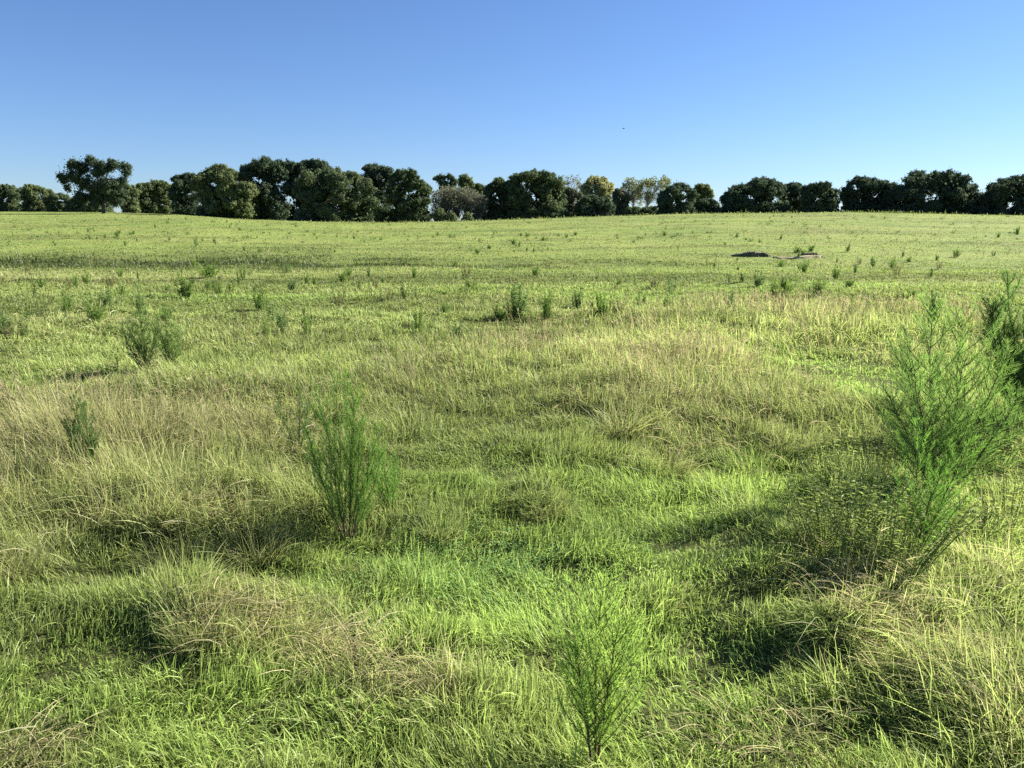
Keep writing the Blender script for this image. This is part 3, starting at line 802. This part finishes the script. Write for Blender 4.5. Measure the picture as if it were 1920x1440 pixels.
g = Strips()
for i in range(230):                       # the countless tiny weeds beyond the ones one can single out
    px = RC.uniform(0, 1920); py = RC.uniform(404, 455)
    x, y, z = ground_at(px, py)
    if y > 215 or y < 50: continue
    m = int(RC.integers(10, 26)); h = RC.uniform(.18, .5)
    q = np.stack([x + RC.normal(0, .16, m) * h * 2, y + RC.normal(0, .16, m) * h * 2, np.full(m, z - .03)], 1)
    D0 = unit(np.stack([RC.normal(0, .3, m), RC.normal(0, .3, m), np.ones(m)], 1))
    cc = mixc((.05, .085, .03), (.11, .17, .05), RC.random(m))
    g.add(q, D0, D0 + RC.normal(0, .25, (m, 3)), h * RC.uniform(.5, 1.1, m), .035, cc, cc * 1.2, 2, 'leaf', rs=RC)
tag(link('far_weeds', g.mesh('far_weeds'), M_FENNEL), 'tiny weeds speckling the far slope below the trees', 'weeds', kind='stuff')

# ------------------------------------------------------------------ sandy eroded bank on the slope
def bank():
    R = np.random.default_rng(5)
    xl, yl, _ = ground_at(1370, 480); xr, yr, _ = ground_at(1538, 482)
    n = 60
    root = empty('eroded_bank', ((xl + xr) / 2, (yl + yr) / 2, 0), 'low eroded dirt bank with a strip of bare pale sand on the slope', 'dirt bank')
    ox, oy = (xl + xr) / 2, (yl + yr) / 2
    def profile(x0, x1, hh, dep, seed, name, mat, lift=0):
        R = np.random.default_rng(seed)
        V = []; F = []
        prof = [(-.55, 0), (-.42, .55), (-.30, .95), (-.1, 1.0), (.3, .75), (.7, .3), (1.3, -.05)]
        for i in range(n + 1):
            u = i / n; x = x0 + (x1 - x0) * u
            y = yl + (yr - yl) * ((x - xl) / (xr - xl)) + .25 * (vnoise(x * 1.1, 3.0, seed) - .5)
            env = min(1, 6 * u, 6 * (1 - u)) ** .6 * (0.7 + .5 * float(vnoise(x * 1.6, 7.0, seed + 3)))
            for a, b in prof:
                yy = y + a * dep * (0.92 + .16 * R.random())
                V.append((x - ox, yy - oy, float(terrain(x, yy)) - .06 + lift + hh * b * env * (0.94 + .12 * R.random())))
        m = len(prof)
        for i in range(n):
            for k in range(m - 1):
                F.append((i * m + k, (i + 1) * m + k, (i + 1) * m + k + 1, i * m + k + 1))
        me = bpy.data.meshes.new(name); me.from_pydata(V, [], F); me.update()
        return link(name, me, mat, root)
    L = xr - xl
    profile(xl, xl + .46 * L, .34, .7, 31, 'dirt_face', M_DIRT)
    profile(xl + .76 * L, xr, .26, .6, 32, 'dirt_face', M_DIRT)
    V = []; F = []
    for part, (a, b, dy, w) in enumerate([(.44, .97, -.7, .42), (.27, .38, .30, .3)]):
        b0 = len(V)
        for i in range(31):
            u = i / 30; x = xl + L * (a + (b - a) * u); yc = yl + (yr - yl) * (a + (b - a) * u) + dy * (1 if part == 0 else 1)
            ww = w * math.sin(math.pi * min(max(u, .03), .97)) ** .5 * (.6 + .8 * float(vnoise(x * 2, 1, 4)))
            for k in range(5):
                yy = yc + (k / 4 - .5) * 2 * ww
                V.append((x - ox, yy - oy, float(terrain(x, yy)) + (.30 if part else .15) * math.sin(math.pi * k / 4) + (-.03)))
        for i in range(30):
            for k in range(4): F.append((b0 + i * 5 + k, b0 + (i + 1) * 5 + k, b0 + (i + 1) * 5 + k + 1, b0 + i * 5 + k + 1))
    me = bpy.data.meshes.new('sand_strip'); me.from_pydata(V[:155], [], [f for f in F if max(f) < 155]); me.update()
    link('sand_strip', me, M_SAND, root)
    me = bpy.data.meshes.new('sand_lip'); me.from_pydata(V[155:], [], [tuple(q - 155 for q in f) for f in F if min(f) >= 155]); me.update()
    link('sand_lip', me, M_SAND, root)
bank()

# ------------------------------------------------------------------ trees along the far edge
OAK = ((.068, .100, .052), (.118, .150, .074))
DARK = ((.054, .084, .054), (.092, .122, .068))
OLIVE = ((.090, .122, .056), (.165, .195, .088))
PALE = ((.10, .125, .05), (.25, .28, .12))
YELL = ((.22, .235, .10), (.42, .42, .20))
GREY = ((.085, .098, .062), (.17, .185, .12))
def tree(label, top, base, dist, pal, trunk_px=None, name='oak_tree', cat='tree', dens=1.0, skirt=0.0, lobes=None, leaf=.21, bark=None,
         airy=0.0, seed=0, depth=.8, group='trees along the far edge of the pasture', limbs=True):
    """top = photo points along the crown's upper outline; skirt = crown's bottom as a share of its height"""
    R = np.random.default_rng(1000 + seed)
    top = sorted(top); xs = np.array([p[0] for p in top], float); ys = np.array([p[1] for p in top], float)
    Y = dist
    bx = trunk_px if trunk_px is not None else float(xs.mean())
    B = ray_at(bx, base, Y); gz = float(terrain(B[0], Y))
    ox, oz = B[0], min(gz, B[2]) - .35
    def loc(px, py): q = ray_at(px, py, Y); return q[0] - ox, q[2] - oz
    X = np.array([loc(a, b) for a, b in top]); H = X[:, 1].max(); x0, x1 = X[:, 0].min(), X[:, 0].max(); W = x1 - x0
    zb = skirt * H
    LB = []
    if lobes:
        for cx, cy, r in lobes:
            lx, lz = loc(cx, cy); rr = r * Y / FPX
            LB.append((lx, R.normal(0, rr * .5), lz, rr))
    else:
        rm = np.clip(.13 * (W + H) * .5, .55, 2.3)
        na = int(W / (rm * .85)) + 2
        for i in range(na):                # lobes that carry the outline
            lx = x0 + rm * .85 + (W - 1.7 * rm) * (i + R.uniform(.1, .9)) / na
            r = rm * R.uniform(.7, 1.15)
            zt = float(np.interp(lx, X[:, 0], X[:, 1]))
            LB.append((lx, R.normal(0, .12 * W), max(zt - r * R.uniform(1.0, 1.25), r * .5), r))
        nf = int(2.6 * W * (H - zb) / (rm * rm * 2.6))
        for i in range(nf):                # lobes that fill the body down to the skirt
            lx = x0 + rm * .8 + (W - 1.6 * rm) * ((i * .618) % 1.0) if W > 1.9 * rm else (x0 + x1) / 2
            r = rm * R.uniform(.75, 1.2)
            zt = float(np.interp(lx, X[:, 0], X[:, 1])) - r * 1.05
            lz = zb + r * (.2 if i % 3 == 0 else .45) + max(zt - zb - r * .45, 0) * (.25 if i % 3 == 0 and skirt == 0 else 1.0) * ((i * .755 + .13 * R.random()) % 1.0)
            e = (lx - (x0 + x1) / 2) / (W / 2 + .01); dm = math.sqrt(max(0, 1 - e * e)) * W * .5 * depth
            LB.append((lx, R.uniform(-1, 1) * max(dm - r * .5, 0), lz, r))
    root = empty(name, (ox, Y, oz), label, cat, group)
    st = Strips()
    for (lx, ly, lz, r) in LB:
        ns = int(R.integers(9, 14))
        sub = [(lx, ly, lz, r * .75)]
        for k in range(ns):
            d = unit(R.normal(size=3)); q = r * R.uniform(.5, 1.0)
            sub.append((lx + d[0] * q, ly + d[1] * q, lz + d[2] * q * .85, r * R.uniform(.2, .44)))
        tone = R.uniform(.9, 1.1)
        for j, (sx, sy, sz, sr) in enumerate(sub):
            m = int(dens * (1 - airy) * (sr * sr * 12.6) / (leaf * leaf * 1.1) * (1.5 if j else .9)) + 4
            d = unit(R.normal(size=(m, 3))); rad = sr * (R.random(m) ** .5) * R.uniform(.85, 1.3, m)
            P = np.array([sx, sy, sz]) + d * rad[:, None] * np.array([1, 1, .85])
            P = P + R.normal(0, .16, P.shape) * np.array([1, 1, .8]); P = P[P[:, 2] > .0]
            m = len(P)
            if not m: continue
            nrm = unit(P - np.array([sx, sy, sz]) + R.normal(0, .35, (m, 3)) * sr + np.array([0, 0, .25 * sr]))
            U = unit(np.cross(nrm, R.normal(size=(m, 3)))); Vv = np.cross(nrm, U)
            s = leaf * R.uniform(.55, 1.25, m)[:, None]
            cc = mixc(pal[0], pal[1], np.clip(R.beta(1.6, 2.2, m) , 0, 1)) * tone * R.uniform(.9, 1.1)
            st.quads(P, U * s, Vv * s * .62, cc)
    if lobes:
        A = np.array(LB); m = int(len(LB) * 260 * (1 - airy))
        i0 = R.integers(0, len(A), m); dd = np.linalg.norm(A[:, None, :3] - A[None, :, :3], axis=2)
        nb = np.argsort(dd, axis=1)[:, 1:4]; i1 = nb[i0, R.integers(0, 3, m)]
        P = A[i0, :3] + (A[i1, :3] - A[i0, :3]) * R.random((m, 1)) + R.normal(0, .45, (m, 3)) * np.minimum(A[i0, 3:4], 1.3)
        nrm = unit(R.normal(size=(m, 3))); U = unit(np.cross(nrm, R.normal(size=(m, 3)))); Vv = np.cross(nrm, U)
        sz = leaf * R.uniform(.6, 1.3, m)[:, None]
        st.quads(P, U * sz, Vv * sz * .62, mixc(pal[0], pal[1], R.beta(1.6, 2.4, m)))
    if not lobes:                          # inner leaves that close the body of the crown
        m = int(W * H * 9 * (1 - airy))
        lx = R.uniform(x0 + .07 * W, x1 - .07 * W, m)
        zt = np.interp(lx, X[:, 0], X[:, 1]) - .12 * H
        lz = zb + .05 + np.maximum(zt - zb, 0) * R.random(m) ** 1.15
        e = (lx - (x0 + x1) / 2) / (W / 2); dm = np.sqrt(np.clip(1 - e * e, 0, 1)) * W * .4 * depth
        P = np.stack([lx, R.uniform(-1, 1, m) * dm, lz], 1)
        nrm = unit(R.normal(size=(m, 3))); U = unit(np.cross(nrm, R.normal(size=(m, 3)))); Vv = np.cross(nrm, U)
        sz = leaf * R.uniform(.9, 1.7, m)[:, None]
        st.quads(P, U * sz, Vv * sz * .7, mixc(pal[0], pal[1], R.beta(1.6, 2.4, m)))
    mat = bark or M_BARK
    tb = Tubes(8)
    th = max(H * .45, 1.5); tr = max(.03 * H, .12)
    tp = [np.array([0, 0, -.4]), np.array([.05 * tr, 0, .25]), np.array([R.normal(0, .1), R.normal(0, .1), th * .4]),
          np.array([R.normal(0, .25), R.normal(0, .2), th * .75]), np.array([R.normal(0, .4), R.normal(0, .3), th * 1.15])]
    tb.add(tp, [tr * 1.5, tr * 1.05, tr * .85, tr * .65, tr * .3])
    trunk = link('trunk', tb.mesh('trunk'), mat, root)
    if limbs:
        order = sorted(LB, key=lambda b: -b[3])[:7]
        for (lx, ly, lz, r) in order:
            lb = Tubes(6)
            s0 = R.uniform(.35, .95); p0 = np.array([np.interp(s0, [0, .4, 1], [tp[1][k], tp[2][k], tp[4][k]]) for k in range(3)])
            p3 = np.array([lx, ly, lz]); md = (p0 + p3) / 2 + np.array([R.normal(0, .2), R.normal(0, .2), -.05 * H])
            u = np.linspace(0, 1, 6)[:, None]
            lb.add((1 - u) ** 2 * p0 + 2 * u * (1 - u) * md + u * u * p3, np.linspace(tr * .5, tr * .12, 6))
            for q in range(4):
                e = p3 + unit(R.normal(size=3)) * r * .9
                lb.add([p3 * .7 + md * .3, (p3 + e) / 2 + R.normal(0, .1, 3), e], [tr * .16, tr * .1, tr * .04])
            link('limb', lb.mesh('limb'), mat, trunk)
    link('crown', st.mesh('crown'), M_TREE, root)
    return root

def bare(label, top, base, dist, trunk_px, seed, mat, twigs=160, pal=None, leaves=0, name='bare_tree', leaf=.26, tw=.035, stems=1, group='trees along the far edge of the pasture', fan=.9):
    """branching skeleton reaching up to the outline, with a few leaves"""
    R = np.random.default_rng(2000 + seed)
    top = sorted(top); Y = dist
    B = ray_at(trunk_px, base, Y); oz = min(float(terrain(B[0], Y)), B[2]) - .1; ox = B[0]
    X = np.array([(ray_at(a, b, Y)[0] - ox, ray_at(a, b, Y)[2] - oz) for a, b in top])
    H = X[:, 1].max()
    root = empty(name, (ox, Y, oz), label, 'tree' if name != 'brush_thicket' else 'brush', group)
    tb = Tubes(6); st = Strips(); tips = []
    x0, x1 = X[0, 0], X[-1, 0]
    forks = []
    for s in range(stems):
        bx = 0 if stems == 1 else x0 + (x1 - x0) * (s + R.random()) / stems
        p = np.array([bx, R.normal(0, .3), -.3]); q = np.array([bx * .9 + R.normal(0, .3), R.normal(0, .4), H * (R.uniform(.3, .45) if stems < 5 else R.uniform(.08, .3))])
        tb.add([p, (p + q) / 2 + R.normal(0, .08, 3), q], [tw * 4 / stems ** .3, tw * 3 / stems ** .3, tw * 2 / stems ** .3]); forks.append(q); 
    bt = Tubes(4)
    for i in range(twigs):
        f = forks[int(R.integers(len(forks)))]
        ex = R.uniform(x0, x1); ex = ex if stems == 1 else f[0] + (ex - f[0]) * .35
        zt = float(np.interp(ex, X[:, 0], X[:, 1])); ez = zt * (1 - .55 * R.random() ** 1.6)
        e = np.array([ex, R.normal(0, abs(x1 - x0) * .18), ez])
        p = f * R.uniform(.55, 1.0) if R.random() < .5 else f
        md = p * .5 + e * .5 + np.array([0, 0, R.uniform(-.05, .12) * H]) + R.normal(0, .12, 3)
        bt.add([p, md, e], [tw * .9, tw * .6, tw * .3])
        for j in range(3):
            e2 = e + np.array([R.normal(0, .5), R.normal(0, .5), R.uniform(-.2, .8)]) * H * .07
            bt.add([md * .4 + e * .6, e2], [tw * .45, tw * .25]); tips.append(e2)
        tips.append(e)
    trunk = link('trunk', tb.mesh('trunk'), mat, root)
    link('branches', bt.mesh('branches'), mat, root)
    if leaves:
        T = np.array(tips)[R.integers(0, len(tips), leaves)] + R.normal(0, .28, (leaves, 3))
        nrm = unit(R.normal(size=(leaves, 3))); U = unit(np.cross(nrm, R.normal(size=(leaves, 3)))); Vv = np.cross(nrm, U)
        s = leaf * R.uniform(.5, 1.2, leaves)[:, None]
        st.quads(T, U * s, Vv * s * .6, mixc(pal[0], pal[1], R.random(leaves)))
        link('crown', st.mesh('crown'), M_TREE, root)
    return root

T = tree
T('rounded tree at the very edge of the far left wood', [(-45, 352), (-20, 345), (0, 345), (15, 343), (35, 347), (48, 358)], 397, 228, OAK, seed=1, dens=.8)
T('far left tree with a pale yellowish top beside the rounded one', [(38, 356), (45, 348), (60, 345), (75, 347), (85, 350), (97, 361)], 397, 224, OLIVE, seed=2, dens=.8, name='broadleaf_tree')
T('low dark tree between the far left wood and the lone oak', [(80, 364), (95, 362), (112, 361), (130, 366), (142, 376)], 397, 220, OAK, seed=3, dens=.8)
T('lone oak with a bare lower trunk and a long ragged left branch', [(110, 335), (133, 300), (170, 288), (208, 294), (243, 305), (248, 330)], 405, 175, DARK, trunk_px=194, seed=4,
  lobes=[(136, 306, 11), (119, 337, 9), (127, 354, 6), (112, 330, 5), (152, 312, 15), (171, 303, 14), (190, 318, 20), (213, 308, 13), (235, 312, 9), (240, 322, 7),
         (136, 330, 11), (160, 342, 20), (185, 350, 26), (212, 345, 20), (228, 340, 9), (152, 368, 14), (180, 376, 17), (208, 372, 16), (222, 360, 12)], dens=.85)
T('low dark tree standing behind the trunk of the lone oak', [(126, 372), (140, 364), (158, 362), (176, 360), (196, 362), (212, 372)], 401, 214, OAK, seed=40, limbs=False)
T('dark bush closing the gap under the broad olive oak', [(396, 392), (410, 384), (430, 380), (452, 382), (472, 390)], 410, 176, DARK, seed=41, name='broadleaf_bush', cat='bush', limbs=False)
T('olive tree tucked behind the right shoulder of the lone oak', [(222, 352), (235, 342), (250, 347), (258, 360), (262, 378)], 402, 196, OLIVE, seed=5, dens=.9, name='broadleaf_tree')
T('mid green tree with a level top, left one of the two behind', [(252, 352), (262, 343), (275, 340), (288, 342), (294, 356)], 402, 204, OAK, seed=6, name='broadleaf_tree')
T('mid green tree with a domed top, right one of the two behind', [(280, 346), (290, 337), (303, 337), (318, 343), (326, 356)], 403, 206, OLIVE, seed=7, name='broadleaf_tree')
T('narrow dark oak squeezed against the broad olive oak', [(318, 355), (328, 332), (340, 322), (352, 320), (364, 330), (374, 340)], 405, 178, DARK, seed=8)
T('broad olive oak with drooping right boughs and lit face', [(362, 340), (372, 318), (385, 312), (395, 304), (405, 303), (420, 308), (435, 312), (450, 318), (458, 335), (475, 339), (487, 352), (490, 380)], 408, 165, OLIVE, trunk_px=428, seed=9, skirt=.06)
T('tallest dark oak rising behind the broad olive oak', [(450, 325), (453, 313), (462, 305), (478, 300), (487, 294), (500, 294), (512, 300), (530, 297), (545, 305)], 413, 170, DARK, seed=10)
T('dark oak with a notched top left of the dense front oak', [(535, 312), (545, 303), (555, 300), (568, 300), (580, 295), (595, 294), (607, 300), (618, 312)], 415, 173, DARK, seed=11)
T('dense front oak with foliage sweeping down to the grass', [(556, 340), (565, 326), (580, 318), (600, 310), (620, 308), (640, 312), (660, 314), (678, 322), (688, 335), (700, 350), (712, 368), (714, 392)], 417, 155, OAK, seed=12, dens=1.1)
T('dark oak top showing just right of the dense front oak', [(674, 322), (685, 310), (700, 305), (715, 306), (728, 312), (740, 322)], 417, 167, DARK, seed=13)
T('oak with a pale yellow green right edge beside the bare brush', [(725, 322), (745, 316), (760, 313), (772, 315), (780, 330), (795, 340), (805, 352), (810, 385)], 416, 161, OAK, seed=14)
T('thin tree with a leaning open top above the bare brush', [(812, 340), (822, 329), (836, 327), (848, 328), (860, 342)], 414, 186, OAK, trunk_px=829, seed=15, skirt=.62, airy=.35, dens=.8, name='broadleaf_tree',
  lobes=[(817, 335, 4), (825, 331, 4), (832, 333, 5), (842, 330, 5), (849, 334, 5), (855, 341, 4), (846, 345, 5), (836, 344, 5), (826, 343, 4), (850, 353, 5), (838, 356, 5), (828, 354, 4)])
T('slim light green tree above the bare brush', [(858, 350), (864, 330), (872, 324), (880, 331), (888, 350)], 414, 190, OLIVE, seed=16, skirt=.3, dens=.9, name='broadleaf_tree')
T('small dark tree between the slim tree and the great domed oak', [(884, 360), (893, 342), (903, 346), (914, 360)], 413, 192, OAK, seed=17, name='broadleaf_tree')
bare('tangle of grey leafless brush between two oak groups', [(800, 385), (812, 362), (840, 355), (870, 357), (895, 362), (920, 380)], 415, 167, 860, 18, M_GREYBARK, twigs=900, pal=GREY, leaves=4200, name='brush_thicket', stems=26, tw=.03)
T('left shoulder of the great domed oak group, lower and ragged', [(905, 362), (915, 348), (925, 336), (935, 330), (948, 335), (960, 336), (970, 350)], 414, 172, OAK, seed=19)
T('great domed oak in the middle of the far tree line', [(950, 345), (958, 330), (968, 320), (985, 316), (1000, 313), (1015, 314), (1030, 320), (1045, 330), (1055, 340), (1064, 356)], 413, 169, OAK, seed=20)
bare('pale wispy leafless tree behind the great domed oak', [(1052, 345), (1062, 332), (1072, 329), (1082, 334), (1092, 350)], 410, 192, 1070, 21, M_PALEBARK, twigs=70, pal=GREY, leaves=500, tw=.03)
T('greyish thinning tree at the right foot of the great domed oak', [(1042, 362), (1055, 350), (1070, 349), (1084, 358), (1092, 380)], 410, 174, GREY, seed=22, name='broadleaf_tree', dens=.8)
T('tree with a golden yellow top', [(1086, 356), (1096, 340), (1108, 329), (1122, 325), (1135, 331), (1146, 343), (1152, 362)], 408, 186, YELL, seed=23, dens=.75, airy=.2, name='broadleaf_tree', skirt=.2)
T('dark bush standing under the golden yellow tree', [(1078, 384), (1090, 370), (1108, 363), (1130, 366), (1148, 380), (1152, 392)], 408, 168, DARK, seed=24, name='broadleaf_bush', cat='bush')
T('small grey green tree right of the golden yellow tree', [(1148, 372), (1155, 354), (1163, 351), (1172, 358), (1182, 378)], 405, 178, GREY, seed=25, name='broadleaf_tree', dens=.8)
bare('pale airy tree, left one of the two thin pale trees', [(1168, 350), (1178, 338), (1185, 335), (1194, 343), (1202, 358)], 404, 184, 1186, 26, M_PALEBARK, twigs=80, pal=PALE, leaves=1300)
bare('pale airy tree with a forked white trunk, right one of the two thin pale trees', [(1192, 352), (1203, 340), (1214, 343), (1228, 331), (1240, 328), (1250, 338), (1258, 356)], 404, 180, 1212, 27, M_PALEBARK, twigs=110, pal=PALE, leaves=2000, tw=.045)
T('low scrub bush at the foot of the pale airy trees', [(1172, 395), (1185, 386), (1205, 388), (1222, 385), (1238, 394)], 404, 168, OAK, seed=28, name='broadleaf_bush', cat='bush', limbs=False)
T('round dark oak right of the pale airy trees', [(1232, 388), (1240, 360), (1255, 348), (1270, 340), (1285, 342), (1298, 355), (1305, 384)], 403, 160, DARK, seed=29)
T('light green young tree beside the round dark oak', [(1298, 368), (1304, 350), (1312, 343), (1324, 345), (1332, 356), (1338, 372)], 402, 180, PALE, seed=30, name='broadleaf_tree', dens=.8, airy=.2)
T('low dark bush in front of the light green young tree', [(1300, 386), (1310, 376), (1325, 371), (1338, 373), (1350, 388)], 401, 163, DARK, seed=31, name='broadleaf_bush', cat='bush', limbs=False)
T('broad dark dome shaped oak right of the low dark bush', [(1348, 384), (1354, 366), (1362, 355), (1380, 345), (1400, 337), (1415, 332), (1440, 328), (1455, 331), (1472, 345), (1480, 368)], 399, 168, DARK, seed=32)
T('lower dark oak wedged between two domed oaks', [(1460, 356), (1470, 346), (1482, 340), (1497, 341), (1512, 352)], 399, 172, DARK, seed=33)
T('smooth rounded dark oak left of the narrow gap of sky', [(1502, 358), (1512, 346), (1525, 341), (1540, 339), (1555, 345), (1568, 355), (1574, 382)], 399, 164, DARK, seed=34)
T('oak with small sky holes right of the narrow gap of sky', [(1577, 384), (1580, 360), (1588, 346), (1599, 336), (1612, 327), (1625, 330), (1640, 330), (1655, 338), (1668, 354)], 400, 168, DARK, seed=35, dens=.85)
T('widest dark oak with a high crown and light showing through', [(1655, 366), (1666, 348), (1680, 335), (1700, 325), (1722, 316), (1748, 315), (1765, 320), (1780, 320), (1800, 332), (1820, 345), (1833, 356), (1837, 380)], 401, 164, DARK, seed=36, dens=.85)
T('low bush filling the dip between the last two oaks', [(1815, 388), (1826, 370), (1840, 365), (1856, 376)], 403, 168, OAK, seed=37, name='broadleaf_bush', cat='bush', limbs=False)
T('dark oak cut by the right border', [(1846, 372), (1852, 350), (1870, 335), (1890, 328), (1912, 323), (1930, 325), (1955, 332), (1985, 352), (1992, 378)], 405, 155, DARK, seed=38)
for i, (px, tp_, lab) in enumerate([(824, 390, 'small pale cone shaped shrub at the left foot of the grey brush'), (846, 396, 'tiny pale shrub in front of the grey brush'), (876, 398, 'tiny pale shrub at the right foot of the grey brush')]):
    T(lab, [(px - 11, 412), (px - 5, tp_ + 8), (px, tp_), (px + 6, tp_ + 9), (px + 12, 412)], 417, 152, OLIVE, seed=50 + i, name='broadleaf_bush', cat='bush', limbs=False)

# ------------------------------------------------------------------ a far bird
def bird():
    p = ray_at(1169, 241, 95)
    root = empty('bird', tuple(p), 'tiny dark bird far off in the clear sky', 'bird')
    b = Tubes(8); b.add([(-.15, 0, 0), (-.08, 0, .01), (0, 0, .012), (.09, 0, .015), (.13, 0, .02), (.16, 0, .012)], [.008, .03, .042, .032, .022, .004])
    link('body', b.mesh('body'), M_BIRD, root)
    for s in (-1, 1):
        V = [(.06, .02 * s, .02), (-.06, .02 * s, .02), (.07, .14 * s, .075), (-.03, .14 * s, .07), (.0, .27 * s, .05), (-.04, .27 * s, .048)]
        V = V + [(a, b_, c - .006) for a, b_, c in V]
        F = [(0, 1, 3, 2), (2, 3, 5, 4), (6, 8, 9, 7), (8, 10, 11, 9), (0, 2, 8, 6), (2, 4, 10, 8), (1, 7, 9, 3), (3, 9, 11, 5), (4, 5, 11, 10), (0, 6, 7, 1)]
        me = bpy.data.meshes.new('wing'); me.from_pydata(V, [], F); me.update(); link('wing', me, M_BIRD, root)
bird()
